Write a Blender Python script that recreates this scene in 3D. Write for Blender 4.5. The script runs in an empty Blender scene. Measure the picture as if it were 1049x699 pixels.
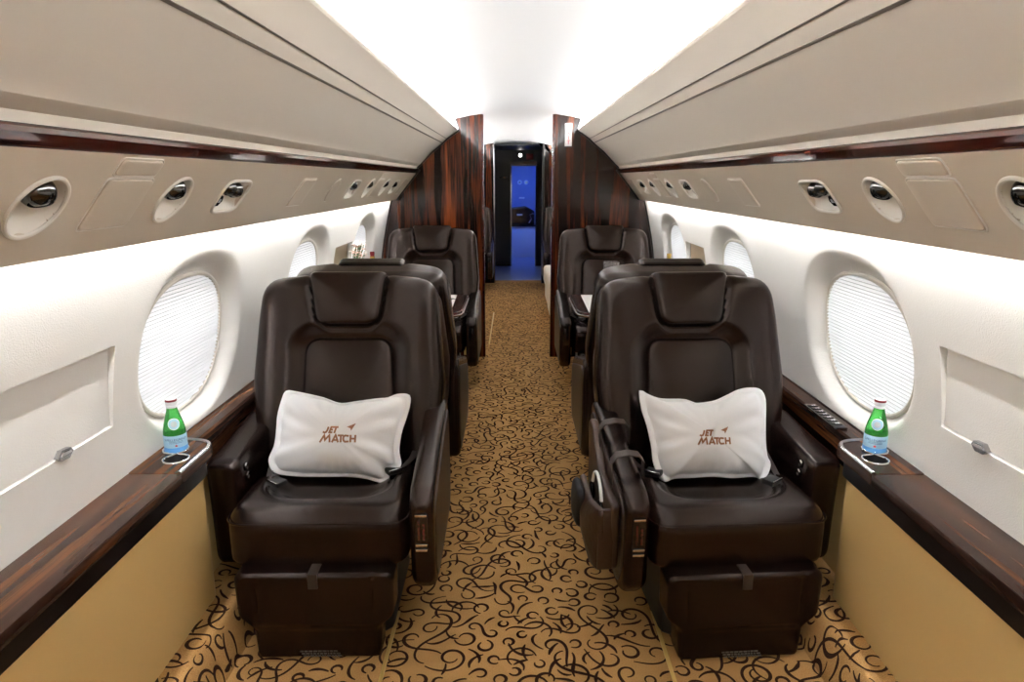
import bpy, bmesh, math, random
import numpy as np
from mathutils import Matrix, Vector
random.seed(7); rng = np.random.RandomState(7)
S = bpy.context.scene; C = S.collection
PI = math.pi

# ------------------------------------------------------------------ materials
def new_mat(name):
    m = bpy.data.materials.new(name); m.use_nodes = True
    nt = m.node_tree; b = nt.nodes['Principled BSDF']
    return m, nt, b
def ramp(nt, fac, stops):
    r = nt.nodes.new('ShaderNodeValToRGB'); nt.links.new(fac, r.inputs[0])
    el = r.color_ramp.elements
    while len(el) < len(stops): el.new(.5)
    for e, (p, c) in zip(el, stops):
        e.position = p; e.color = (*c, 1)
    return r.outputs[0]
def coords(nt, scale, kind='Object', rot=(0,0,0)):
    t = nt.nodes.new('ShaderNodeTexCoord'); mp = nt.nodes.new('ShaderNodeMapping')
    mp.inputs['Scale'].default_value = scale; mp.inputs['Rotation'].default_value = rot
    nt.links.new(t.outputs[kind], mp.inputs[0]); return mp.outputs[0]
def noise(nt, vec, scale, detail=4, rough=.5, dist=0):
    n = nt.nodes.new('ShaderNodeTexNoise'); n.inputs['Scale'].default_value = scale
    n.inputs['Detail'].default_value = detail; n.inputs['Roughness'].default_value = rough
    n.inputs['Distortion'].default_value = dist
    nt.links.new(vec, n.inputs['Vector']); return n.outputs['Fac']
def bump(nt, b, h, strength, dist):
    n = nt.nodes.new('ShaderNodeBump'); n.inputs['Strength'].default_value = strength
    n.inputs['Distance'].default_value = dist
    nt.links.new(h, n.inputs['Height']); nt.links.new(n.outputs[0], b.inputs['Normal'])
def plain(name, col, rough=.5, metal=0, spec=.5, bs=0, bscale=200, bd=.001, coat=0, var=0):
    m, nt, b = new_mat(name)
    b.inputs['Base Color'].default_value = (*col, 1)
    b.inputs['Roughness'].default_value = rough; b.inputs['Metallic'].default_value = metal
    b.inputs['Specular IOR Level'].default_value = spec
    b.inputs['Coat Weight'].default_value = coat; b.inputs['Coat Roughness'].default_value = .06
    v = coords(nt, (1,1,1))
    if bs: bump(nt, b, noise(nt, v, bscale, 3), bs, bd)
    if var:
        f = noise(nt, v, 6, 4)
        nt.links.new(ramp(nt, f, [(.3, tuple(c*(1-var) for c in col)), (.7, tuple(min(1, c*(1+var)) for c in col))]), b.inputs['Base Color'])
    return m
def wood(name, scale, stops, rough=.12, coat=.6, spec=.22):
    m, nt, b = new_mat(name)
    v = coords(nt, scale)
    f = noise(nt, v, 1.0, 6, .62, .25)
    nt.links.new(ramp(nt, f, stops), b.inputs['Base Color'])
    b.inputs['Roughness'].default_value = rough
    b.inputs['Coat Weight'].default_value = coat; b.inputs['Coat Roughness'].default_value = .04
    b.inputs['Specular IOR Level'].default_value = spec
    return m
def glow(name, col, strength):
    m, nt, b = new_mat(name)
    b.inputs['Base Color'].default_value = (*col, 1)
    b.inputs['Emission Color'].default_value = (*col, 1)
    b.inputs['Emission Strength'].default_value = strength
    return m

EBONY = [(.36, (.008,.004,.003)), (.50, (.014,.006,.004)), (.54, (.075,.017,.006)), (.58, (.014,.006,.004)), (.67, (.20,.042,.011)), (.74, (.02,.008,.005))]
LEDGE = [(.36, (.020,.010,.007)), (.50, (.035,.016,.010)), (.58, (.11,.042,.017)), (.64, (.035,.016,.01)), (.74, (.16,.062,.024))]
M = dict(
  leather = plain('dark brown leather', (.0078,.0034,.0024), .27, spec=.35, bs=.25, bscale=260, bd=.0012),
  leather2 = plain('dark brown side leather', (.026,.012,.0065), .42, spec=.5, bs=.25, bscale=260, bd=.0012),
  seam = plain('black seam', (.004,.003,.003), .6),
  wood_v = wood('ebony veneer upright grain', (8,8,.33), EBONY, .16, .15),
  wood_y = wood('ebony veneer long grain', (17,.6,17), LEDGE, .26, 0, .10),
  wood_red = wood('polished red brown strip', (30,1.2,40), [(.38,(.020,.004,.003)),(.5,(.060,.011,.006)),(.6,(.022,.005,.004)),(.72,(.10,.02,.008))], .1, .6),
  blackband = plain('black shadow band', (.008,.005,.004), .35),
  gold = plain('tan leather panel', (.62,.42,.165), .5, spec=.35, bs=.15, bscale=220, bd=.001),
  wall = plain('cream woven wall fabric', (.76,.73,.675), .75, spec=.2, bs=.45, bscale=260, bd=.0022),
  liner = plain('beige headliner', (.56,.50,.42), .7, spec=.2, bs=.15, bscale=300, bd=.0006),
  psu = plain('beige service panel', (.52,.44,.335), .42, spec=.35, bs=.1, bscale=260, bd=.0006),
  psu2 = plain('pale dish', (.66,.61,.53), .4, spec=.4),
  ceil = plain('white ceiling', (.63,.62,.605), .5, spec=.3),
  carpet = None, swirl = None,
  chrome = plain('chrome', (.75,.75,.75), .12, 1),
  darkchrome = plain('dark chrome', (.09,.085,.08), .12, 1),
  steel = plain('satin steel', (.42,.42,.43), .25, 1),
  black = plain('gloss black', (.006,.006,.007), .12),
  matte = plain('matte black', (.010,.009,.009), .5),
  web = plain('dark belt webbing', (.022,.014,.011), .55, bs=.4, bscale=500, bd=.001),
  cotton = plain('white cotton', (.90,.89,.89), .85, spec=.15, bs=.15, bscale=14, bd=.005),
  print = plain('copper brown print', (.30,.125,.055), .6),
  paper = plain('white paper', (.85,.84,.82), .7),
  ink = plain('black ink', (.01,.01,.01), .6),
  red = plain('red print', (.65,.03,.03), .5),
  navy = plain('navy print', (.02,.05,.16), .5),
  label = plain('pale blue label', (.38,.60,.74), .5),
  label2 = plain('blue label', (.10,.32,.66), .5),
  silver = plain('silver print', (.5,.52,.55), .4),
  groove = plain('dark brown groove shade strip', (.07,.05,.035), .5),
  tan = plain('tan door panel', (.42,.33,.22), .5, spec=.3),
  faint = plain('faint grey print', (.10,.09,.08), .6),
  white = plain('white plastic', (.85,.85,.85), .4),
  divan = plain('cream divan leather', (.78,.73,.64), .5, bs=.2, bscale=200, bd=.001),
  brass = plain('gold strip', (.62,.42,.13), .35, .3),
  foil = plain('gold foil', (.55,.36,.08), .3, .8),
  redfoil = plain('dark red foil', (.20,.012,.014), .35, .3),
  darkglass = plain('dark green glass', (.006,.018,.008), .06),
  petal = plain('pale pink petals', (.80,.56,.46), .7),
  petal2 = plain('white petals', (.86,.82,.78), .7),
  stem = plain('green stems', (.10,.16,.05), .6),
  blue = plain('blue lit wall', (.30,.36,.60), .45),
  bluecab = plain('pale cabinet face', (.85,.88,.92), .4),
  bluefloor = plain('hard galley floor', (.32,.36,.48), .3),
  beige = plain('beige door header', (.36,.27,.19), .5),
  brownbag = plain('brown bag leather', (.036,.016,.008), .42, bs=.4, bscale=40, bd=.004),
)
def green_glass():
    m, nt, b = new_mat('green bottle glass')
    b.inputs['Base Color'].default_value = (.10,.62,.12,1); b.inputs['Roughness'].default_value = .03
    b.inputs['Transmission Weight'].default_value = .75; b.inputs['IOR'].default_value = 1.33
    return m
M['green'] = green_glass()
def clear_wrap():
    m, nt, b = new_mat('clear glass')
    b.inputs['Base Color'].default_value = (.9,.9,.9,1); b.inputs['Roughness'].default_value = .08
    b.inputs['Transmission Weight'].default_value = .9; b.inputs['IOR'].default_value = 1.35
    return m
M['clear'] = clear_wrap()
def carpet_mat(name, a, c):
    m, nt, b = new_mat(name)
    v = coords(nt, (1,1,1)); f = noise(nt, v, 420, 2); g = noise(nt, v, 9, 3)
    mx = nt.nodes.new('ShaderNodeMath'); mx.operation = 'MULTIPLY_ADD'
    nt.links.new(f, mx.inputs[0]); mx.inputs[1].default_value = .75
    m2 = nt.nodes.new('ShaderNodeMath'); m2.operation = 'MULTIPLY'; nt.links.new(g, m2.inputs[0]); m2.inputs[1].default_value = .25
    nt.links.new(m2.outputs[0], mx.inputs[2])
    nt.links.new(ramp(nt, mx.outputs[0], [(.35, a), (.65, c)]), b.inputs['Base Color'])
    b.inputs['Roughness'].default_value = .95; b.inputs['Specular IOR Level'].default_value = .1
    bump(nt, b, f, .6, .004)
    return m
M['carpet'] = carpet_mat('gold carpet pile', (.34,.178,.058), (.56,.325,.125))
M['swirl'] = carpet_mat('dark brown carpet pile', (.020,.008,.004), (.055,.024,.012))
M['leather'].node_tree.nodes['Principled BSDF'].inputs['Specular Tint'].default_value = (1,.84,.76,1)
def shade_mat():
    m, nt, b = new_mat('pleated shade with daylight glow')
    b.inputs['Base Color'].default_value = (.80,.81,.82,1); b.inputs['Roughness'].default_value = .8
    b.inputs['Emission Color'].default_value = (.93,.96,1,1); b.inputs['Emission Strength'].default_value = .10  # faint emission of the shade itself stands in for daylight behind it
    return m
M['shade'] = shade_mat()
M['cove'] = glow('cove light', (.93,.97,1.03), 76)
M['wash'] = glow('wall wash light', (.94,.97,1.02), 88)
M['lamp'] = glow('small lamp', (1,.96,.9), 6)
M['bluelamp'] = glow('blue mood lamp', (.12,.26,1), 6)

# ------------------------------------------------------------------ object helpers
def link_mesh(name, verts, faces, mat, parent=None, smooth=True, sharp=40, mi=None):
    me = bpy.data.meshes.new(name)
    me.from_pydata([tuple(map(float, v)) for v in verts], [], faces)
    mats = mat if isinstance(mat, (list, tuple)) else [mat]
    for k in mats: me.materials.append(k)
    if mi is not None: me.polygons.foreach_set('material_index', mi)
    me.update()
    if smooth:
        me.polygons.foreach_set('use_smooth', [True]*len(me.polygons))
        me.set_sharp_from_angle(angle=math.radians(sharp))
    o = bpy.data.objects.new(name, me); C.objects.link(o)
    if parent is not None: o.parent = parent
    return o
def tag(o, label=None, cat=None, group=None, kind=None):
    if label: o['label'] = label
    if cat: o['category'] = cat
    if group: o['group'] = group
    if kind: o['kind'] = kind
    return o
def thing(name, label, cat, loc=(0,0,0), rz=0, group=None):
    o = bpy.data.objects.new(name, None); C.objects.link(o); o.empty_display_size = .05
    o.location = loc; o.rotation_euler = (0,0,rz)
    return tag(o, label, cat, group)
def copy_thing(root, loc, rz=None, label=None):
    r = root.copy(); C.objects.link(r); r.location = loc
    if rz is not None: r.rotation_euler = (0,0,rz)
    if label: r['label'] = label
    for ch in list(root.children):
        c = ch.copy(); C.objects.link(c); c.parent = r
        for g in list(ch.children):
            d = g.copy(); C.objects.link(d); d.parent = c
    return r
class MB:
    def __init__(s): s.v = []; s.f = []; s.m = []; s.cur = 0
    def add(s, v, f):
        n = len(s.v); s.v += [tuple(map(float, p)) for p in v]
        s.f += [tuple(i+n for i in q) for q in f]; s.m += [s.cur]*len(f)
        return s
    def box(s, lo, hi, bev=0, seg=2, mat=None):
        bm = bmesh.new(); bmesh.ops.create_cube(bm, size=1)
        for v in bm.verts:
            v.co = Vector([(lo[i]+hi[i])/2 + v.co[i]*(hi[i]-lo[i]) for i in range(3)])
        if bev: bmesh.ops.bevel(bm, geom=bm.edges[:], offset=bev, segments=seg, profile=.5, affect='EDGES')
        bm.verts.index_update()
        vs = [v.co.copy() for v in bm.verts]
        if mat is not None: vs = [mat @ v for v in vs]
        s.add(vs, [tuple(v.index for v in f.verts) for f in bm.faces]); bm.free(); return s
    def tube(s, pts, r, n=8, closed=False, caps=True):
        pts = [Vector(p) for p in pts]; N = len(pts); vs = []; up = None
        rs = r if isinstance(r, (list, tuple)) else [r]*N
        for i, p in enumerate(pts):
            if closed: t = pts[(i+1) % N]-pts[i-1]
            else: t = pts[min(i+1, N-1)]-pts[max(i-1, 0)]
            t.normalize()
            if up is None:
                up = Vector((0,0,1)) if abs(t.z) < .9 else Vector((1,0,0))
            a = t.cross(up); a.normalize(); up = a.cross(t); up.normalize()
            for k in range(n):
                q = 2*PI*k/n; vs.append(p + (a*math.cos(q)+up*math.sin(q))*rs[i])
        fs = []
        for i in range(N if closed else N-1):
            j = (i+1) % N
            for k in range(n):
                k2 = (k+1) % n; fs.append((i*n+k, i*n+k2, j*n+k2, j*n+k))
        if caps and not closed:
            fs.append(tuple(range(n))[::-1]); fs.append(tuple((N-1)*n+k for k in range(n)))
        return s.add(vs, fs)
    def lathe(s, prof, n=32, mat=None):
        vs = []; fs = []
        for r, z in prof:
            for k in range(n):
                q = 2*PI*k/n; p = Vector((r*math.cos(q), r*math.sin(q), z)); vs.append(mat @ p if mat is not None else p)
        for i in range(len(prof)-1):
            for k in range(n):
                k2 = (k+1) % n; fs.append((i*n+k, i*n+k2, (i+1)*n+k2, (i+1)*n+k))
        return s.add(vs, fs)
    def prism(s, poly, fn, h0, h1):
        n = len(poly); vs = [fn(a, b, h0) for a, b in poly]+[fn(a, b, h1) for a, b in poly]
        fs = [tuple(range(n))[::-1], tuple(range(n, 2*n))]+[(i, (i+1) % n, n+(i+1) % n, n+i) for i in range(n)]
        return s.add(vs, fs)
    def build(s, name, mat, parent=None, smooth=True, sharp=40):
        return link_mesh(name, s.v, s.f, mat, parent, smooth, sharp, s.m if isinstance(mat, (list, tuple)) else None)

def ss(a, b, x):
    t = np.clip((x-a)/(b-a), 0, 1); return t*t*(3-2*t)
def sd_round(a, b, hw, hh, r):
    qx = np.abs(a)-hw+r; qy = np.abs(b)-hh+r
    return np.hypot(np.maximum(qx, 0), np.maximum(qy, 0))+np.minimum(np.maximum(qx, qy), 0)-r
def round_poly(pts, radii, seg=8):
    out = []; n = len(pts)
    for i in range(n):
        p = np.array(pts[i], float); a = np.array(pts[i-1], float)-p; b = np.array(pts[(i+1) % n], float)-p
        r = radii[i] if isinstance(radii, (list, tuple)) else radii
        la, lb = np.linalg.norm(a), np.linalg.norm(b); a /= la; b /= lb
        if r <= 0: out.append(p); continue
        ang = math.acos(max(-1, min(1, float(a @ b)))); d = min(r/math.tan(ang/2), la*.49, lb*.49)
        p0 = p+a*d; p1 = p+b*d
        for k in range(seg+1):
            t = k/seg; out.append((1-t)**2*p0+2*t*(1-t)*p+t*t*p1)
    return np.array(out)
def resample(poly, n):
    P = np.array(list(poly)+[poly[0]], float); d = np.r_[0, np.cumsum(np.linalg.norm(np.diff(P, axis=0), axis=1))]
    t = np.linspace(0, d[-1], n, endpoint=False)
    return np.c_[np.interp(t, d, P[:, 0]), np.interp(t, d, P[:, 1])]
def smooth_closed(pts, n, it=0):
    P = np.array(pts, float); m = len(P); out = []
    for i in range(m):
        p0, p1, p2, p3 = P[i-1], P[i], P[(i+1) % m], P[(i+2) % m]
        for t in np.linspace(0, 1, 10, endpoint=False):
            out.append(.5*((2*p1)+(-p0+p2)*t+(2*p0-5*p1+4*p2-p3)*t*t+(-p0+3*p1-3*p2+p3)*t**3))
    return resample(out, n)
def ringfill(outline, front, back, rf=.02, rb=.02, N=112, K=22, center=None, ke=7):
    """closed cushion: front(a,b,f) / back(a,b,f) heights, rounded over radii rf / rb at the outline"""
    O = resample(outline, N); c = np.array(center if center is not None else (O.min(0)+O.max(0))/2)
    R = np.linalg.norm(O-c, axis=1)
    def layer(h, r, sgn):
        rings = []
        rel = np.minimum(r/R, .9)
        fr = [np.full(N, t)*(1-rel) for t in np.linspace(0, 1, K)[1:]]
        for k in range(1, ke+1):
            fr.append(1-rel*(1-math.sin(k/ke*PI/2)))
        for f in fr:
            P = c+(O-c)*f[:, None]; e = (1-f)*R
            hh = h(P[:, 0], P[:, 1], f)
            q = np.clip(r-e, 0, r); hh = hh-sgn*(r-np.sqrt(np.maximum(r*r-q*q, 0)))
            rings.append(np.c_[P, hh])
        c0 = np.r_[c, h(np.array([c[0]]), np.array([c[1]]), np.array([0.]))[0]]
        return c0, rings
    c0, fr = layer(front, rf, 1); c1, br = layer(back, rb, -1)
    rings = fr+br[::-1]
    V = [c0]+[p for r in rings for p in r]+[c1]; F = []
    A = np.array([0.5*np.sum(O[:, 0]*np.roll(O[:, 1], -1)-np.roll(O[:, 0], -1)*O[:, 1])])[0]
    for i in range(N):
        j = (i+1) % N
        F.append((0, 1+i, 1+j))
        for k in range(len(rings)-1):
            a = 1+k*N; F.append((a+i, a+N+i, a+N+j, a+j))
        a = 1+(len(rings)-1)*N; F.append((a+i, len(V)-1, a+j))
    if A < 0: F = [q[::-1] for q in F]
    return np.array(V), F
def xf(V, o, ex, ey, ez):
    o, ex, ey, ez = map(np.array, (o, ex, ey, ez))
    return o+V[:, 0:1]*ex+V[:, 1:2]*ey+V[:, 2:3]*ez
def const(v): return lambda a, b, f: np.full(len(a), float(v))
def flip(F): return [q[::-1] for q in F]

# ------------------------------------------------------------------ cabin section
Y0, YB, YP = -1.15, 5.32, 9.35
def ext(name, prof, mat, y0, y1, sx, kind='structure', closed=False, parent=None, ny=1, sharp=30):
    """sweep a half-section profile along the cabin, on the side sx"""
    n = len(prof); ys = np.linspace(y0, y1, ny+1); V = []; F = []
    for y in ys:
        for x, z in prof: V.append((sx*x, y, z))
    for i in range(ny):
        for k in range(n if closed else n-1):
            a = i*n+k; b = i*n+(k+1) % n
            q = (a, b, b+n, a+n); F.append(q if sx > 0 else q[::-1])
    if closed:
        q = tuple(range(n)); F.append(q[::-1] if sx > 0 else q); q2 = tuple(ny*n+k for k in range(n)); F.append(q2 if sx > 0 else q2[::-1])
    o = link_mesh(name, V, F, mat, parent, True, sharp)
    if kind: o['kind'] = kind
    return o

# floor with raised carpeted sides; scroll pattern woven in
def umap(u):
    s = 1 if u >= 0 else -1; a = abs(u)
    if a < .85: return s*a, 0.
    if a < .97: t = (a-.85)/.12; return s*(.85+.05*t), .125*math.sin(t*PI/2)
    return s*(.90+(a-.97)), .125+.004*min(1, (a-.97)/.05)
def carpet():
    us = np.r_[np.linspace(-1.16, -.85, 18), np.linspace(-.8, .8, 9), np.linspace(.85, 1.16, 18)]
    ys = np.linspace(Y0, 9.62, 24); V = []; F = []; mi = []
    for y in ys:
        for u in us:
            x, z = umap(u); V.append((x, y, z))
    n = len(us)
    for i in range(len(ys)-1):
        for k in range(n-1):
            a = i*n+k; F.append((a, a+1, a+n+1, a+n)); mi.append(0)
    cell = .03; grid = {}
    def near(p, d):
        th = p[2]
        i, j = int(p[0]//cell), int(p[1]//cell)
        for a in (-1, 0, 1):
            for b in (-1, 0, 1):
                for q in grid.get((i+a, j+b), ()):
                    if (q[0]-p[0])**2+(q[1]-p[1])**2 < d*d and abs(math.sin(q[2]-th)) < .72: return True
        return False
    R = random.Random(11); count = 0
    def stroke(u, y, scale):
        kind = R.random(); sg = R.choice((-1, 1)); L = R.uniform(.26, .52)*scale
        if kind < .45: k0, k1, pw = 66*sg, -30*sg*R.random(), 1.2
        elif kind < .75: k0, k1, pw = 50*sg, -55*sg, 1.
        elif kind < .9: k0, k1, pw = 58*sg, 7*sg, .8
        else: k0, k1, pw = 20*sg, 26*sg, 1.; L *= .6
        if scale < .5: k0 *= .55; k1 *= .6
        k0 *= R.uniform(.7, 1.15); wob = R.random() < .35 and scale > .5; ph = R.uniform(0, 6); fq = R.uniform(16, 26)
        if wob: L *= 1.5
        th = R.uniform(0, 2*PI); P = []; st = .007; m = int(L/st)
        p = [u, y]
        for i in range(m+1):
            t = i/m; k = (50*math.sin(ph+fq*t*L)+20*sg*math.sin(ph*3+9*t) if wob else k0*(1-t**pw)+k1*t**pw)
            P.append((p[0], p[1], th)); th += k*st
            p = [p[0]+math.cos(th)*st, p[1]+math.sin(th)*st]
        return P
    def put(P, w):
        nonlocal count
        base = len(V); m = len(P)
        for i, (a, b, th) in enumerate(P):
            t = i/(m-1); ww = w*(.40+.75*math.sin(PI*min(1, max(0, t)))**1.2*(.75+.25*math.sin(7*t+i*.02)))
            for sgn in (1, -1):
                uu = a-math.sin(th)*ww*sgn; yy = b+math.cos(th)*ww*sgn
                x, z = umap(uu); V.append((x, yy, z+.0018))
            if i: q = base+2*i; F.append((q-2, q-1, q+1, q)); mi.append(1)
        for (a, b, th) in P[::2]: grid.setdefault((int(a//cell), int(b//cell)), []).append((a, b, th))
        count += 1
    zones = [(-1.06, 1.06, .98, 3.0, 2600), (-.62, .62, 3.0, 5.4, 2000), (-.42, .42, 5.4, 9.3, 2200)]
    for u0, u1, y0, y1, tries in zones:
      for scale, mult in ((1.1, 6), (.7, 6), (.4, 4)):
        for k in range(int(tries*mult)):
            P = stroke(R.uniform(u0, u1), R.uniform(y0, y1), scale)
            d = .0175
            cut = next((i for i, p in enumerate(P) if abs(p[0]) > 1.1 or p[1] > 9.5 or (i % 2 == 0 and near(p, d))), len(P))
            if cut < len(P)*.45 or cut < 7: continue
            P = P[:cut]
            # keep the coil from biting itself
            ok = True
            for i in range(0, len(P), 2):
                for j in range(0, i-7, 2):
                    if (P[i][0]-P[j][0])**2+(P[i][1]-P[j][1])**2 < .016**2: ok = False; P = P[:i]; break
                if not ok: break
            if len(P) < 7: continue
            put(P, R.uniform(.0048, .0062))
    o = link_mesh('floor', V, F, [M['carpet'], M['swirl']], None, True, 50, mi)
    tag(o, 'gold carpet woven with dark brown scrolls along the aisle', None, kind='structure')
carpet()

# wall lining with window recesses and table-door recesses
zz = np.array([.60, .75, .9, 1.08, 1.275]); xx = np.array([1.075, 1.066, 1.044, 1.008, .958])
pw = np.polyfit(zz, xx, 3); dpw = np.polyder(pw)
WIN_Y = [2.125, 3.355, 4.60]; WZ = .876
def wall_point(y, z, off=0.):
    x = np.polyval(pw, z); g = np.polyval(dpw, z); n = np.sqrt(1+g*g)
    return x+off/n, z-off*g/n     # off > 0 moves outboard
def lvl(dy, dz, a, b, n=2.35): return (np.abs(dy/a)**n+np.abs(dz/b)**n)**(1/n)
DOORS = [(.80, 1.655, .985, .012), (3.81, 4.225, 1.02, .026)]
DZ0 = .775
def wall_depth(y, z):
    d = np.zeros_like(y)
    for wy in WIN_Y:
        ro = lvl(y-wy, z-.901, .355, .277); ri = lvl(y-wy, z-WZ, .285, .218)
        t = np.where(ri <= 1, 1, np.clip((1-ro)/np.maximum((1-ro)+(ri-1)*.9, 1e-6), 0, 1))
        d = np.maximum(d, .052*(t*t*(3-2*t)))
    for y0, y1, DZ1, dd in DOORS:
        m = (y > y0) & (y < y1) & (z > DZ0) & (z < DZ1)
        d = np.where(m, .008+dd*(z-DZ0)/(DZ1-DZ0), d)
    return d
def make_wall(sx, name):
    e = .0015
    ys = list(np.arange(-.2, 5.33, .013)); zs = list(np.arange(.60, 1.276, .0115))
    for y0, y1, a_, b_ in DOORS: ys = [y for y in ys if min(abs(y-y0), abs(y-y1)) > .006]+[y0-e, y0+e, y1-e, y1+e]
    zk = [DZ0]+[d[2] for d in DOORS]; zs = [z for z in zs if min(abs(z-k) for k in zk) > .005]+[k+q for k in zk for q in (-e, e)]
    ys = np.array([Y0]+sorted(ys)+[6.5, YP]); zs = np.array(sorted(zs))
    Yg, Zg = np.meshgrid(ys, zs, indexing='ij')
    X, Z = wall_point(Yg, Zg, wall_depth(Yg, Zg))
    V = np.c_[(sx*X).ravel(), Yg.ravel(), Z.ravel()]; n = len(zs); F = []
    for i in range(len(ys)-1):
        for k in range(n-1):
            a = i*n+k; q = (a, a+n, a+n+1, a+1); F.append(q[::-1] if sx > 0 else q)
    o = link_mesh(name, V, F, M['wall'], None, True, 55); o['kind'] = 'structure'
    return o
for sx, nm in ((-1, 'wall_left'), (1, 'wall_right')): make_wall(sx, nm)

wn = 0
for sx in (-1, 1):
    for wy in WIN_Y:
        wn += 1
        w = bpy.data.objects.new('window_%d' % wn, None); C.objects.link(w); w['kind'] = 'structure'
        w.location = (0, wy, 0)
        mb = MB(); pts = []
        for k in range(96):
            q = 2*PI*k/96; c_, s_ = math.cos(q), math.sin(q)
            dy = .279*math.copysign(abs(c_)**(2/2.35), c_); dz = .213*math.copysign(abs(s_)**(2/2.35), s_)
            x, z = wall_point(0, WZ+dz, .047); pts.append((sx*float(x), dy, float(z)))
        mb.tube(pts, .0075, 8, closed=True); mb.build('shade_frame', M['psu2'], w)
        V = []; F = []; nz = 72; ny = 14
        for i in range(nz+1):
            dz = -.2125+.425*i/nz
            hw = .274*max(0, 1-abs(dz/.213)**2.35)**(1/2.35)
            off = .049-(.006 if i % 2 else 0)
            x, z = wall_point(0, WZ+dz, off)
            for k in range(ny+1): V.append((sx*float(x), -hw+2*hw*k/ny, float(z)))
        for i in range(nz):
            for k in range(ny):
                a = i*(ny+1)+k; q = (a, a+1, a+ny+2, a+ny+1); F.append(q if sx < 0 else q[::-1])
        link_mesh('pleated_shade', V, F, M['shade'], w, False)

# fold-out table doors set in the wall
for sx, side in ((-1, 'left'), (1, 'right')):
    for i, (y0, y1, DZ1, dd) in enumerate(DOORS):
        where = ('beside the near %s seat' % side, 'between the second and third windows of the %s wall' % side)[i]
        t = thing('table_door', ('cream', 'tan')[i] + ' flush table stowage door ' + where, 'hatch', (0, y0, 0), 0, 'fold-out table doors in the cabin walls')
        V = []; F = []; zs = np.linspace(DZ0+.004, DZ1-.004, 12); ys = np.linspace(.004, y1-y0-.004, 12)
        for lay in (0, 1):
            for z in zs:
                off = .008+dd*(z-DZ0)/(DZ1-DZ0)-.0015-.003*lay
                x, zc = wall_point(0, z, off)
                for y in ys: V.append((sx*float(x), y, float(zc)))
        n = 12
        for k in range(n-1):
            for j in range(n-1):
                a = 144+k*n+j; q = (a, a+1, a+n+1, a+n); F.append(q if sx < 0 else q[::-1])
        rim = [k for k in range(n)]+[k*n+n-1 for k in range(1, n)]+[(n-1)*n+k for k in range(n-2, -1, -1)]+[k*n for k in range(n-2, 0, -1)]
        for a, b in zip(rim, rim[1:]+rim[:1]):
            q = (a, b, b+144, a+144); F.append(q if sx < 0 else q[::-1])
        link_mesh('door_panel', V, F, M['wall'] if i == 0 else M['tan'], t, True, 30)  # far door panels use a darker tan than the near ones
        if i == 0:
            mb = MB(); x, z = wall_point(0, DZ0+.004, 0)
            yl = (1.455 if sx < 0 else 1.50)-y0
            def lf(a, b, h): return (sx*(float(x)-h), yl+a, float(z)+b)
            mb.prism([(-.026, 0), (-.012, .014), (.020, .011), (.028, 0), (.012, -.012), (-.016, -.010)], lf, -.016, .008)
            mb.build('latch', M['steel'], t, True, 25)
            mb = MB(); mb.prism([(-.018, .001), (-.008, .008), (.016, .006), (.020, 0)], lf, .0082, .0105)
            mb.build('latch_tab', M['chrome'], t, True, 25)

# service panel (slanted) along both sides
PB, PT = np.array([.926, 1.243]), np.array([.772, 1.437])
PL = float(np.linalg.norm(PT-PB)); PD = (PT-PB)/PL; PN = np.array([-PD[1], PD[0]])   # PN points inboard/down
if PN[0] > 0: PN = -PN
def psu_pt(sx, y, s, h=0.):
    p = PB+PD*s+PN*h; return (sx*p[0], y, p[1])
SC = .128
ROUND = [1.184, 1.66, 3.90, 4.38]; RECT = [2.01, 3.52, 4.74]
def shape(kind, n=64, k=1.):
    if kind == 'round':
        return [(k*.064*math.cos(2*PI*i/n), k*.062*math.sin(2*PI*i/n)) for i in range(n)]
    e = 2/4.5; o = []
    for i in range(n):
        c_, s_ = math.cos(2*PI*i/n), math.sin(2*PI*i/n)
        o.append((k*.088*math.copysign(abs(c_)**e, c_), k*.054*math.copysign(abs(s_)**e, s_)))
    return o
def psu_depth(y, s):
    d = np.zeros_like(y)
    for c in ROUND: d = np.where(np.hypot((y-c)/.061, (s-SC)/.059) < 1, .05, d)
    for c in RECT: d = np.where(np.maximum(np.abs(y-c)/.080, np.abs(s-SC)/.046) < 1, .05, d)
    return d
for sx in (-1, 1):
    ys = np.array([Y0]+list(np.arange(.9, 5.0, .007))+[YB, YP]); s_ = np.r_[0, np.arange(.055, .20, .007), PL]
    Yg, Sg = np.meshgrid(ys, s_, indexing='ij'); D = psu_depth(Yg, Sg)
    V = []
    for y, s, d in zip(Yg.ravel(), Sg.ravel(), D.ravel()): V.append(psu_pt(sx, y, s, -d))
    n = len(s_); F = []
    for i in range(len(ys)-1):
        for k in range(n-1):
            a = i*n+k; q = (a, a+1, a+n+1, a+n); F.append(q if sx > 0 else q[::-1])
    # rolled lower lip and its upstand behind, where the wash light hides
    base = len(V); lip = [psu_pt(1, 0, 0, 0), (.9285, 0, 1.2405), (.9315, 0, 1.243), (.9315, 0, 1.268)]
    for y in (Y0, YP):
        for p in lip: V.append((sx*p[0], y, p[2]))
    for k in range(3):
        q = (base+k, base+k+4, base+k+5, base+k+1); F.append(q if sx > 0 else q[::-1])
    o = link_mesh('trim_1' if sx < 0 else 'trim_2', V, F, M['psu'], None, True, 30); o['kind'] = 'structure'
    tag(o, 'slanted beige service panel above the %s windows' % ('left' if sx < 0 else 'right'))

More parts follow.
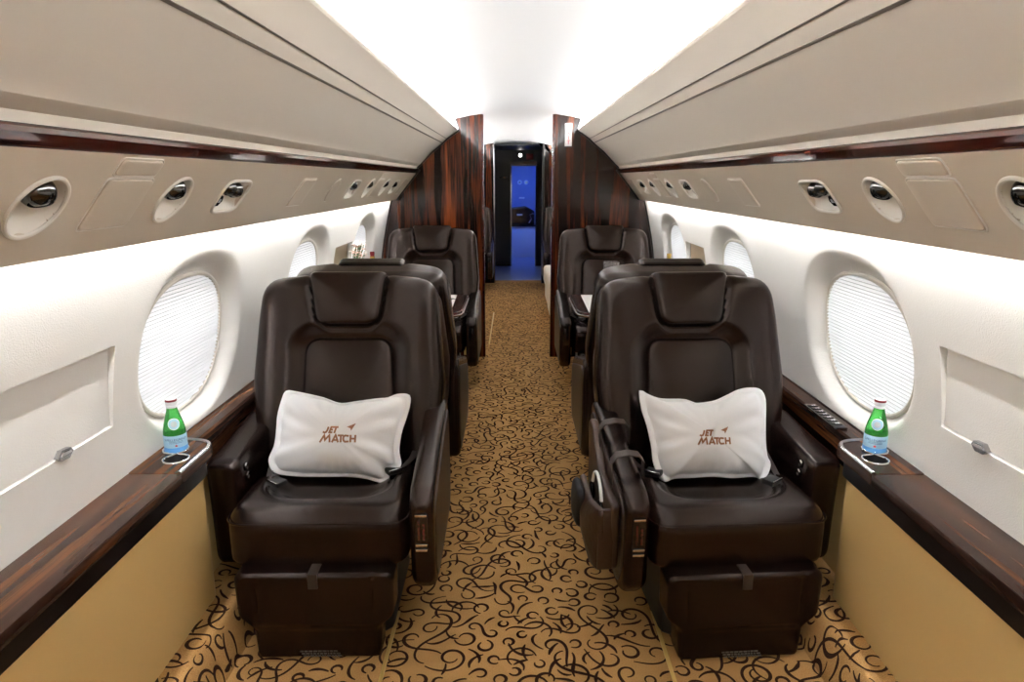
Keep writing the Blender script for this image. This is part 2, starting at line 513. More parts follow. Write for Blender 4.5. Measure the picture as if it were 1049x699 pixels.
def dish_light(sx, y, kind, idx):
    side = 'left' if sx < 0 else 'right'
    t = thing('reading_light', '', 'light', (0, y, 0), 0, 'reading lights in the service panels')
    O = shape(kind); mb = MB()
    mb.tube([psu_pt(sx, a, SC+b, .001) for a, b in shape(kind, 64, 1.03)], .0045, 8, closed=True)
    mb.build('bezel', M['psu2'], t)
    prof = [(1.0, .002), (.93, -.006), (.82, -.020), (.6, -.032), (.3, -.038), (0.02, -.040)]
    mb = MB(); V = []; F = []; n = len(O)
    for k, h in prof:
        for a, b in O: V.append(psu_pt(sx, a*k, SC+b*k, h))
    for i in range(len(prof)-1):
        for k in range(n):
            k2 = (k+1) % n; q = (i*n+k, i*n+k2, (i+1)*n+k2, (i+1)*n+k); F.append(q if sx > 0 else q[::-1])
    link_mesh('dish', V, F, M['psu2'], t)
    def ball(y_, s, r, name='eyeball_lamp'):
        m4 = Matrix.Translation(psu_pt(sx, y_, s, -.016)) @ Vector((sx*-.35, -.25, -1)).to_track_quat('Z', 'Y').to_matrix().to_4x4()
        mb = MB(); pr = [(max(r*math.cos(q), .0004), r*math.sin(q)) for q in np.linspace(-PI/2, PI*.22, 12)]
        rr, hh = pr[-1]; pr += [(rr*.86, hh+.003), (rr*.80, hh-.002)]
        mb.lathe(pr, 28, m4); b = mb.build(name, M['darkchrome'], t)
        mb = MB(); mb.lathe([(rr*.82, hh-.002), (rr*.5, hh+.004), (.0005, hh+.006)], 28, m4); mb.build('lens', M['black'], b)
    if kind == 'round': ball(.004, SC+.022, .030)
    else:
        ball(.034, SC+.012, .026); ball(-.014, SC+.018, .023)
        hx = [(.019*math.cos(PI/3*k), .019*math.sin(PI/3*k)) for k in range(6)]
        hx = [(a-.050, b-.020) for a, b in hx]
        mb = MB(); mb.prism(hx, lambda a, b, h: psu_pt(sx, a, SC+b, h), -.03, -.004); bt = mb.build('call_button', M['black'], t, True, 25)
        mb = MB(); mb.prism([(-.058, -.024), (-.054, -.012), (-.046, -.012), (-.042, -.024)], lambda a, b, h: psu_pt(sx, a, SC+b, h), -.004, -.0032)
        mb.build('button_mark', M['silver'], bt)
    return t
def hatch(sx, y, hw, s0, s1, label, rounded=False):
    mb = MB(); t = thing('service_hatch', label, 'hatch', (0, y, 0), 0, 'flush hatches in the service panels')
    sm = (s0+s1)/2; hh = (s1-s0)/2
    poly = [(hw*math.cos(2*PI*i/40), hh*math.sin(2*PI*i/40)) for i in range(40)] if rounded else round_poly([(-hw, -hh), (hw, -hh), (hw, hh), (-hw, hh)], .012, 5)
    V, F = ringfill(poly, const(.0045), const(0), .003, .0005, 72, 4, ke=3)
    V = np.array([psu_pt(sx, v[0], sm+v[1], v[2]) for v in V]); link_mesh('hatch_lid', V, F if sx > 0 else flip(F), M['psu'], t, True, 50)
    big = np.array(poly)*np.array([1+.0035/hw, 1+.0035/hh])
    mb = MB(); mb.tube([psu_pt(sx, a, sm+b, .0) for a, b in resample(big, 72)], .0022, 6, closed=True); mb.build('hatch_gap', M['seam'] if False else M['psu2'], t)
ordn = ['nearest', 'second', 'third', 'fourth', 'farthest']
for sx, side in ((-1, 'left'), (1, 'right')):
    for i, y in enumerate(ROUND):
        dish_light(sx, y, 'round', i)['label'] = 'round recessed reading light with dark lamp, ' + ('nearest the camera' , 'second along', 'third along', 'last before the partition')[i] + ' on the %s panel' % side
    for i, y in enumerate(RECT):
        dish_light(sx, y, 'rect', i)['label'] = 'oblong light recess with two lamps and hexagonal button, ' + ('nearest', 'middle', 'farthest')[i] + ' on the %s panel' % side
    hatch(sx, 1.425, .085, SC-.062, SC+.060, 'square beige hatch between the two near round lights, %s panel' % side)
    hatch(sx, 1.425, .078, SC+.072, SC+.108, 'narrow beige strip hatch above the near square hatch, %s panel' % side)
    hatch(sx, 2.68, .085, SC-.062, SC+.060, 'square beige hatch past the near oblong light, %s panel' % side)
    hatch(sx, 3.14, .062, SC-.060, SC+.060, 'blank round beige cover before the middle oblong light, %s panel' % side, True)
    hatch(sx, 4.14, .085, SC-.062, SC+.060, 'square beige hatch between the two far round lights, %s panel' % side)
    hatch(sx, 4.14, .078, SC+.072, SC+.104, 'narrow beige strip hatch above the far square hatch, %s panel' % side)
    hatch(sx, 5.10, .075, SC-.062, SC+.060, 'square beige hatch right beside the wooden partition, %s panel' % side)
    # polished strip
    o = ext('trim_3' if sx < 0 else 'trim_4', [(.772,1.437),(.764,1.442),(.748,1.458),(.747,1.466),(.752,1.470),(.79,1.475),(.80,1.44)], M['wood_red'], Y0, YP, sx, closed=True)
    tag(o, 'polished dark red wood strip over the %s service panel' % side)
    # headliner: soffit, curved lower panel, groove, upper panel, lip
    arc = lambda p0, p1, bul, n=10: [tuple(np.array(p0)+(np.array(p1)-np.array(p0))*t+bul*4*t*(1-t)*np.array([.7, .7])) for t in np.linspace(0, 1, n)]
    low = [(.762,1.472),(.766,1.490),(.738,1.502),(.731,1.508)]+arc((.729,1.512), (.571,1.656), .010, 12)+[(.569,1.659)]
    grv = [(.569,1.659),(.574,1.664),(.567,1.669),(.545,1.684),(.540,1.689),(.538,1.687)]
    up = [(.538,1.687),(.533,1.692)]+arc((.530,1.694), (.452,1.746), .003, 6)+[(.447,1.752),(.449,1.759),(.458,1.762),(.62,1.765),(.62,1.79)]
    ext('trim_%d' % (30+sx), [(.5715,1.6555),(.5700,1.6550),(.5655,1.6595),(.5660,1.6610)], M['groove'], Y0, YP, sx, closed=True)  # dark coloured strips stand in for shade along the headliner grooves
    ext('trim_%d' % (33+sx), [(.5385,1.6870),(.5370,1.6868),(.5345,1.6892),(.5350,1.6905)], M['groove'], Y0, YP, sx, closed=True)
    o = ext('ceiling_panel_left' if sx < 0 else 'ceiling_panel_right', low+grv[1:]+up[1:], M['liner'], Y0, YP, sx, sharp=22)
    tag(o, 'curved beige headliner panel with double groove, %s side' % side)
cp = [(.62,1.79),(.60,1.80),(.52,1.822),(.44,1.838),(.36,1.852),(.27,1.864),(.18,1.873),(.09,1.878),(0,1.880)]
full = [(-x, z) for x, z in cp]+[(x, z) for x, z in cp[::-1][1:]]
o = ext('ceiling', full[::-1], M['ceil'], Y0, 9.75, 1, sharp=30); tag(o, 'white arched ceiling')
for sx in (-1, 1):
    for y0, y1, w in ((Y0+.02, YB-.03, 'near cabin'), (YB+.06, YP-.03, 'far cabin')):
        side = 'left' if sx < 0 else 'right'
        mb = MB(); mb.box((sx*.545-.016, y0, 1.7655), (sx*.545+.016, y1, 1.775)); o = mb.build('cove_light', M['cove'], None, False)
        tag(o, 'light strip hidden in the %s ceiling cove of the %s' % (side, w), 'light', 'cove and wash light strips')
        mb = MB(); mb.box((sx*.9348-.0048, y0, 1.262), (sx*.9348+.0048, y1, 1.266)); o = thing('wash_light', '', 'light'); mb.build('diffuser', M['wash'], o, False)
        mb = MB(); mb.box((sx*.9409-.0011, y0, 1.2565), (sx*.9409+.0011, y1, 1.2665)); mb.box((sx*.936-.006, y0, 1.2655), (sx*.936+.006, y1, 1.2685)); mb.build('light_baffle', M['matte'], o, False)  # unseen baffle added to cut the strip's sideways light on the wall
        tag(o, 'light strip washing the %s wall from behind the panel lip, %s' % (side, w), 'light', 'cove and wash light strips')
# end wall behind the camera
mb = MB(); mb.box((-1.12, Y0-.03, 0), (1.12, Y0, 1.9)); mb.build('wall_rear', M['liner'], None, False)['kind'] = 'structure'

# ------------------------------------------------------------------ side consoles
def console(sx):
    side = 'left' if sx < 0 else 'right'
    t = thing('side_console', 'wood topped side console with tan leather front and cup holders, %s of the aisle' % side, 'console', (0,0,0), 0, 'side consoles by the near seats')
    CUPS = [(.987, 1.80), (1.022, 1.872)]; CR = .034
    def prism_holes(poly, z0, z1, name, mat, bev=.004):
        V, F = ringfill(poly, const(z1), const(z0), bev, bev, 140, 3, ke=3, center=(.99, 1.0))
        V[:, 0] *= sx; return link_mesh(name, V, F if sx > 0 else flip(F), mat, t, True, 50)
    # wooden top up to the cup plate, one joint line across
    bxx = lambda a, b: ((min(sx*a[0], sx*b[0]), a[1], a[2]), (max(sx*a[0], sx*b[0]), b[1], b[2]))
    MB().box(*bxx((.926, -1.1, .590), (1.071, 1.7025, .6205)), .003).build('wooden_top', M['wood_y'], t)
    def pris(poly, z0, z1, name, mat):
        mb = MB(); mb.prism(poly[::-int(sx)], lambda a, b, h: (sx*a, b, h), z0, z1); return mb.build(name, mat, t, True, 35)
    end = round_poly([(.926, 1.7035), (.926, 1.945), (1.071, 1.962), (1.071, 1.7035)], [0, .085, .02, 0], 14)
    N = 320; D = resample(end, 3000); qa = np.arctan2(D[:, 1]-1.838, D[:, 0]-1.004); od = np.argsort(qa)
    ra = np.hypot(D[:, 0]-1.004, D[:, 1]-1.838); O = []; hole = []
    for q in np.linspace(-PI, PI, N, endpoint=False):
        ux, uy = math.cos(q), math.sin(q); ro = float(np.interp(q, qa[od], ra[od], period=2*PI)); O.append((1.004+ro*ux, 1.838+ro*uy)); best = 0
        for cx, cy in CUPS:
            dx, dy = cx-1.004, cy-1.838
            b_ = dx*ux+dy*uy; c_ = dx*dx+dy*dy-CR*CR; dd = b_*b_-c_
            if dd > 0: best = max(best, b_+math.sqrt(dd))
        hole.append((1.004+best*ux, 1.838+best*uy))
    O = np.array(O)
    hole = np.array(hole); V = []; F = []
    for ring, z in ((O, .590), (O, .618), (O*.0+np.array((1.0, 1.85))+(O-np.array((1.0, 1.85)))*.985, .621), (hole, .621), (hole, .598)):
        for p in ring: V.append((sx*p[0], p[1], z))
    for k in range(4):
        for i in range(N):
            j = (i+1) % N; q = (k*N+i, k*N+j, (k+1)*N+j, (k+1)*N+i); F.append(q if sx < 0 else q[::-1])
    link_mesh('cup_plate', V, F, M['wood_y'], t, True, 40)
    mb = MB(); mb.tube([(sx*p[0], p[1], .6215) for p in resample(hole, 120)], .0032, 8, closed=True); mb.build('cup_rim', M['chrome'], t)
    arcp = [p for p in O if p[1] > 1.708 and p[0] < 1.03]
    arcp = sorted(arcp, key=lambda p: math.atan2(p[1]-1.84, p[0]-1.07) % (2*PI))
    mb = MB(); mb.tube([(sx*(p[0]+.010*(1.0-p[0])/.1), p[1]-.006, .6205) for p in arcp[::-1]], .006, 8); mb.build('metal_edge', M['steel'], t)
    for cx, cy in CUPS:
        mb = MB(); mb.lathe([(.0335, .620), (.0325, .588), (.030, .585), (.001, .585)], 36, Matrix.Translation((sx*cx, cy, 0)))
        mb.build('cup_well', M['matte'], t)
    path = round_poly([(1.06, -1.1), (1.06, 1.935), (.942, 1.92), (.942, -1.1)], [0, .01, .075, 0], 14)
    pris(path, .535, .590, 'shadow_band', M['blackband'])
    path = round_poly([(1.05, -1.1), (1.05, 1.925), (.957, 1.912), (.957, -1.1)], [0, .01, .07, 0], 14)
    pris(path, .128, .536, 'leather_front', M['gold'])
    # narrow ledge past the seats
    u = thing('side_ledge', 'narrow wooden ledge running past the seats to the partition, %s wall' % side, 'ledge', (0,0,0), 0, 'narrow wall ledges behind the consoles')
    pr = [(1.072,.612),(1.010,.612),(1.004,.606),(1.004,.590),(1.010,.584),(1.016,.50),(1.072,.50)]
    o = ext('ledge_top', pr, M['wood_y'], 1.97, YB-.003, sx, None, True, u)
    ext('lower_panel', [(1.062,.50),(1.022,.50),(1.022,.127),(1.062,.127)], M['gold'], 1.94, YB-.003, sx, None, True, u)
    ext('ledge_seam', [(1.0705,.6125),(1.0655,.6165),(1.0665,.6125)], M['matte'], 1.97, YB-.003, sx, None, True, u)
    if sx > 0:
        cp_ = tag(MB().box((.990,2.06,.6125),(1.035,2.30,.620),.004).build('control_panel', M['black'], u))
        for k in range(7):
            mb = MB(); y = 2.085+k*.03; mb.box((.997,y,.6195),(1.028,y+.018,.6225),.0015); mb.build('button', M['black'], cp_)
        lb = MB()
        for k in range(7): y = 2.09+k*.03; lb.box((1.008,y,.6224),(1.013,y+.006,.6228)); lb.box((1.016,y,.6224),(1.021,y+.009,.6228))
        lb.build('button_marks', M['silver'], cp_)
    return t
for sx in (-1, 1): console(sx)

# ------------------------------------------------------------------ seats
def rect(hw, y0, y1, r, seg=8): return round_poly([(-hw, y0), (hw, y0), (hw, y1), (-hw, y1)], r, seg)
TILT = math.radians(17)
BO = np.array([0, .205, .40]); BY = np.array([0, math.sin(TILT), math.cos(TILT)]); BC = np.array([0, -math.cos(TILT), math.sin(TILT)])
def make_seat(w, label):
    """w = -1 / +1: which side (x) the wall armrest is on; the seat faces -y"""
    t = thing('cabin_seat', label, 'seat', (0,0,0), 0, 'dark leather cabin seats')
    L = M['leather']
    # pedestal
    V, F = ringfill(rect(.20, -.20, .24, .04), const(.30), const(.0), .01, .01, 64, 4, ke=3); link_mesh('pedestal', V, F, M['matte'], t)
    # seat cushion
    def top(a, b, f):
        sd = sd_round(a, b-.05, .185, .215, .10)
        return .455-.036*(1-ss(-.060, .030, sd))-.008*np.exp(-(sd/.010)**2)-.010*ss(.20, .29, -b)-.02*ss(-.05,.1,b)
    V, F = ringfill(rect(.266, -.285, .27, [.075, .075, .03, .03]), top, const(.275), .056, .03, 128, 34, ke=9)
    link_mesh('seat_cushion', V, F, L, t)
    mb = MB(); pr = resample(rect(.266, -.285, .27, [.075, .075, .03, .03]), 160)
    mb.tube([(p[0]*1.002, p[1]*1.002, 0.418+.006*(1-min(1, (p[0]/.25)**2))) for p in pr], .0032, 6, closed=True); mb.build('cushion_piping', L, t)
    # backrest
    bo = round_poly([(-.318, 0), (.318, 0), (.338, .30), (.312, .660), (.16, .674), (-.16, .674), (-.312, .660), (-.338, .30)], [.05, .05, .25, .10, .05, .05, .10, .25], 10)
    def hsd(a, b): # headrest pillow, narrowing downwards
        k = .137-.030*np.clip((.68-b)/.2, 0, 1)
        return sd_round(a/k*.137, b-.60, .137, .115, .055)
    def lsd(a, b):
        k = .176+.02*np.clip((.30-b)/.3, 0, 1)
        return sd_round(a/k*.168, b-.185, .168, .285, .075)
    def bf(a, b, f):
        h = .030-.02*(a/.33)**2+.018*ss(.40, .56, np.abs(a)/.34*.56)*ss(.05, .2, b)*(1-ss(.5, .66, b))
        h = h-.040*(1-ss(-.030, .045, lsd(a, b)))-.016*np.exp(-(np.minimum(hsd(a, b), 9)/.014)**2)*(b > .3)
        return h+.05
    def bb(a, b, f): return -.075-.02*(1-(a/.34)**2)
    V, F = ringfill(bo, bf, bb, .052, .055, 144, 44, center=(0, .34), ke=9)
    link_mesh('backrest', xf(V, BO, (1,0,0), BY, BC), F, L, t)
    hp = round_poly([(-.110, .487), (.110, .487), (.139, .682), (-.139, .682)], [.055, .055, .022, .022], 10)
    V, F = ringfill(hp, lambda a, b, f: .084+.012*(1-f**2), const(.02), .020, .01, 96, 16, ke=6)
    link_mesh('headrest', xf(V, BO, (1,0,0), BY, BC), F, L, t)
    lp = round_poly([(-.174, 0.0), (.174, 0.0), (.155, .448), (-.155, .448)], [.02, .02, .062, .062], 10)
    V, F = ringfill(lp, lambda a, b, f: .052+.016*(1-f**2.2), const(.0), .020, .01, 96, 16, ke=6)
    link_mesh('lumbar_panel', xf(V, BO, (1,0,0), BY, BC), F, L, t)
    # back shell
    V, F = ringfill(np.array(bo)*np.array([.93, .90])+np.array([0, .02]), const(-.07), lambda a, b, f: -.115-.015*(1-f**2), .01, .03, 96, 8, ke=5, center=(0, .33))
    link_mesh('back_shell', xf(V, BO, (1,0,0), BY, BC), F, M['leather2'], t)
    # aisle armrest
    x0, x1 = .272, .345
    ao = round_poly([(-.272, .225), (-.215, .17), (.30, .17), (.335, .30), (.31, .615), (.255, .622), (-.235, .508), (-.280, .478)], [.04, .05, .04, .1, .03, .03, .05, .03], 8)
    V, F = ringfill(ao, const(x1), const(x0), .026, .026, 112, 10, ke=6); V = V[:, [2, 0, 1]]; V[:, 0] *= -w
    ar = link_mesh('aisle_armrest', V, F if w < 0 else flip(F), L, t)
    so = round_poly([(-.245, .27), (-.20, .20), (.28, .20), (.31, .31), (.285, .575), (.24, .585), (-.215, .475), (-.250, .448)], .03, 6)
    V, F = ringfill(so, const(x1+.004), const(x1-.01), .003, .001, 96, 4, ke=3); V = V[:, [2, 0, 1]]; V[:, 0] *= -w
    link_mesh('side_panel', V, F if w < 0 else flip(F), M['leather2'], ar)
    mb = MB(); xm = (x0+x1)/2*-w
    def slant(z): return -.2795+(z-.515)*-.025
    mb.box((xm-.019, -.285, .332), (xm+.019, -.262, .448), .003); rc = mb.build('remote_recess', M['black'], ar)
    for zc in (.336, .352, .446):
        mb = MB(); mb.box((xm-.017, -.2885, zc-.0035), (xm+.017, -.280, zc+.0035), .0015); mb.build('chrome_bar', M['chrome'], rc)
    mb = MB(); mb.box((xm-.010, -.2875, .368), (xm-.003, -.280, .43), .001).box((xm+.004, -.2875, .368), (xm+.011, -.280, .42), .001); mb.build('remote_buttons', M['wood_red'], rc)
    # wall armrest, broad and low
    wo = round_poly([(-.095, .17), (.30, .17), (.31, .570), (-.085, .538), (-.112, .525)], [.05, .05, .03, .025, .02], 8)
    V, F = ringfill(wo, const(.378), const(.270), .022, .030, 112, 10, ke=6); V = V[:, [2, 0, 1]]; V[:, 0] *= w
    ar = link_mesh('wall_armrest', V, F if w > 0 else flip(F), L, t)
    for z, y in ((.505, -.060), (.472, -.055)):
        mb = MB(); m4 = Matrix.Translation((w*.2705, y, z)) @ Matrix.Rotation(-w*PI/2, 4, 'Y')
        mb.lathe([(.013, -.002), (.0135, .003), (.010, .005), (.009, .003), (.0005, .0035)], 20, m4); mb.build('recline_button', M['darkchrome'], ar)
        mb = MB(); mb.tube([(w*.2655, y+.011*math.cos(q), z+.011*math.sin(q)) for q in np.linspace(.4, 2.6, 9)], .0022, 6); mb.build('button_glint_ring', M['chrome'], ar)
    # leg rest
    lo = round_poly([(-.182, .004), (.182, .004), (.188, .105), (.197, .125), (.226, .150), (.230, .290), (-.230, .290), (-.226, .150), (-.197, .125), (-.188, .105)],
                    [.015, .015, .02, .03, .03, .025, .025, .03, .03, .02], 6)
    def lf(a, b, f):
        lines = .005*np.exp(-((np.abs(a)-.168)/.004)**2)*ss(.12, .16, b)+.004*np.exp(-((b-.118)/.004)**2)*(np.abs(a) < .17)
        return .335-lines-.012*(1-ss(.09, .13, b))
    V, F = ringfill(lo, lf, const(.235), .018, .01, 144, 30, ke=6)
    V = np.c_[V[:, 0], -V[:, 2], V[:, 1]]; lg = link_mesh('leg_rest', V, F, L, t)
    mb = MB(); mb.box((-.014, -.339, .245), (.014, -.333, .293), .0015).box((-.014, -.339, .288), (.014, -.25, .2935), .0015); mb.build('pull_tab', M['web'], lg)
    mb = MB(); R = random.Random(5)
    for row, z in enumerate((.030, .022, .014)):
        x = -.055+.004*row
        while x < .055:
            wd = R.uniform(.004, .012); mb.box((x, -.3242, z-.0022), (x+wd, -.3228, z+.0022)); x += wd+.003
    mb.build('printed_placard', M['faint'], lg)
    # belts
    for s in (-1, 1):
        sx = w*s
        pts = [(.245, .17, .46), (.235, .09, .447), (.222, .02, .443), (.205, -.05, .444), (.165, -.075, .446)] if s > 0 else [(.245, .17, .46), (.235, .12, .447), (.215, .06, .443), (.185, .03, .438)]
        V = []; F = []
        for i, (x, y, z) in enumerate(pts):
            for q in (-1, 1):
                for h in (0, .003): V.append((sx*(x+.012*q), y+.020*q*(.3+.7*i/len(pts)), z+h+.006))
        for i in range(len(pts)-1):
            a = 4*i; b = a+4
            for u0, u1 in ((0, 2), (2, 3), (3, 1), (1, 0)): F.append((a+u0, a+u1, b+u1, b+u0))
        F += [(0, 1, 3, 2), tuple(4*(len(pts)-1)+k for k in (2, 3, 1, 0))]
        bl = link_mesh('seat_belt', V, F, M['web'], t, True, 40)
        bx, by, bz = pts[-1]
        mb = MB(); m4 = Matrix.Translation((sx*bx, by-.01, bz+.014)) @ Matrix.Rotation(sx*.6, 4, 'Z')
        mb.box((-.026, -.020, -.008), (.026, .020, .010), .004, 2, m4); bk = mb.build('buckle', M['matte'], bl)
        mb = MB(); mb.box((-.025, -.023, .006), (.025, -.019, .0125), .001, 1, m4); mb.build('buckle_bar', M['chrome'], bl)
    return t
SX = .618; SY = 2.08
A = make_seat(-1, 'dark brown leather seat holding a white pillow, nearest, its aisle arm bare')
A.location = (-SX+.003, SY, 0)
B = make_seat(1, 'dark brown leather seat holding a white pillow, a brown bag over its arm')
B.location = (SX-.004, SY, 0); B.rotation_euler = (0, 0, math.radians(4)); A.rotation_euler = (0, 0, math.radians(1))
copy_thing(B, (-SX, 3.17, 0), PI, 'dark leather seat turned away, back to back with the near left seat')
copy_thing(A, (SX, 3.17, 0), PI, 'dark leather seat turned away, behind the near seat with the bag')
copy_thing(A, (-SX, 4.62, 0), 0, 'dark leather seat facing the camera against the left wooden partition, paper on its table')
copy_thing(B, (SX, 4.62, 0), 0, 'dark leather seat facing the camera against the right partition with the white sign')
copy_thing(A, (-.64, 8.75, 0), 0, 'dark seat far down the left side, its edge showing past the partition')
copy_thing(B, (.68, 8.75, 0), 0, 'dark seat far down the right side, just past the cream divan')

# ------------------------------------------------------------------ pillows with print
def pillow(trace, cen, k, loc, tilt, yaw, roll, label, logo, T=.06):
    P = [((x-cen[0])*k, -(y-cen[1])*k) for x, y in trace]
    O = smooth_closed(P, 128); c = (O.min(0)+O.max(0))/2
    ang = np.arctan2(O[:, 1]-c[1], O[:, 0]-c[0]); rad = np.linalg.norm(O-c, axis=1); od = np.argsort(ang); ang, rad = ang[od], rad[od]
    def frac(a, b):
        th = np.arctan2(b-c[1], a-c[0]); r = np.interp(th, ang, rad, period=2*PI); return np.hypot(a-c[0], b-c[1])/np.maximum(r, 1e-6), th
    def fr(a, b, f):
        f2, th = frac(a, b); f2 = np.clip(f2, 0, 1)
        body = T*np.clip(1-np.clip(f2/.90, 0, 1)**2.6, 0, 1)**.62
        wr = .0035*np.sin(th*9+2.5*np.sin(th*2))*ss(.25, .8, f2)*(1-ss(.8, .95, f2))+.0022*np.sin(th*23+f2*5)*ss(.5, .85, f2)*(1-ss(.88, .97, f2))
        return .006+body*(1+.10*(np.clip(-b/.12, -1, 1)))+wr
    def bk(a, b, f):
        f2, th = frac(a, b); return -.004-.7*T*np.clip(1-np.clip(f2/.90, 0, 1)**2.6, 0, 1)**.62
    V, F = ringfill(O, fr, bk, .004, .004, 128, 40, center=c, ke=3)
    t = thing('pillow', label, 'pillow', loc, 0, 'white printed pillows on the near seats')
    m4 = Matrix.Rotation(yaw, 4, 'Z') @ Matrix.Rotation(-tilt, 4, 'X') @ Matrix.Rotation(roll, 4, 'Y')
    def world(v): return m4 @ Vector((v[0], -v[2], v[1]))
    link_mesh('pillow_cover', [world(v) for v in V], F, M['cotton'], t, True, 60)
    # strokes of the print, in trace pixels about the logo centre
    W = 6.0; strokes = [
      [(371,290),(363,314),(356,324),(346,328),(335,322)],
      [(405,292),(388,292),(377,326),(397,326)], [(383,309),(400,309)],
      [(404,292),(434,292)], [(420,292),(409,331)],
      [(319,390),(346,344),(352,374),(379,344),(383,390)],
      [(397,390),(419,343),(437,390)], [(407,375),(430,375)],
      [(432,346),(470,346)], [(453,346),(453,390)],
      [(504,349)]+[(489+20*math.cos(q), 366+22*math.sin(q)) for q in np.linspace(-2.0, -5.2+.9, 12)]+[(504,384)],
      [(515,342),(515,390)], [(545,342),(545,390)], [(515,366),(545,366)]]
    mb = MB()
    def pt(p):
        a = (p[0]-433)*k*logo[2]+logo[0]; b = -(p[1]-330)*k*logo[2]+logo[1]
        h = float(fr(np.array([a]), np.array([b]), np.array([0.]))[0])+.0016
        return world((a, b, h))
    for st in strokes:
        q = [np.array(st[0], float)]
        for p in st[1:]:
            p = np.array(p, float); n = max(1, int(np.linalg.norm(p-q[-1])//7)); s0 = q[-1]
            for i in range(1, n+1): q.append(s0+(p-s0)*i/n)
        vs = []
        for i, p in enumerate(q):
            d0 = q[min(i+1, len(q)-1)]-p; d1 = p-q[max(i-1, 0)]
            if i == 0: d1 = d0
            if i == len(q)-1: d0 = d1
            d0 = d0/np.linalg.norm(d0); d1 = d1/np.linalg.norm(d1); d = d0+d1; ln = np.linalg.norm(d); d = d/ln if ln > .2 else d0
            mit = 1/max(.45, float(np.dot(d, d0))); nrm = np.array([-d[1], d[0]])*W*mit
            vs += [pt(p+nrm), pt(p-nrm)]
        mb.add(vs, [(2*i, 2*i+1, 2*i+3, 2*i+2) for i in range(len(q)-1)])
    mb.add([pt(p) for p in ((487,291),(545,267),(516,316),(512,300))], [(0, 1, 3), (1, 2, 3)])
    mb.build('printed_lettering', M['print'], t, False)
    return t
TR1 = [(90,45),(150,47),(330,85),(450,124),(560,112),(690,94),(760,88),(830,64),(905,72),(910,140),(888,230),(862,320),(850,430),(864,530),(800,560),(775,640),(640,612),(520,600),(360,600),(200,598),(60,578),(18,530),(10,480),(38,400),(44,300),(46,200),(66,100)]
TR2 = [(65,42),(110,62),(190,92),(330,98),(380,112),(415,124),(520,112),(600,80),(680,45),(760,34),(820,48),(845,110),(832,250),(822,360),(822,450),(838,500),(810,570),(780,602),(735,575),(600,578),(480,568),(340,572),(240,575),(190,592),(150,560),(122,470),(118,390),(98,260),(72,160)]
pillow(TR1, (460,330), .000516, (-SX+.003, 2.155, .558), math.radians(25), 0, 0, 'white pillow with brown lettering on the seat with bare arm', (.010, .0005, .98))
pillow(TR2, (455,318), .000552, (SX-.010, 2.15, .560), math.radians(25), math.radians(3), 0, 'white pillow with brown lettering on the seat with hanging bag', (.004, -.008, .84))

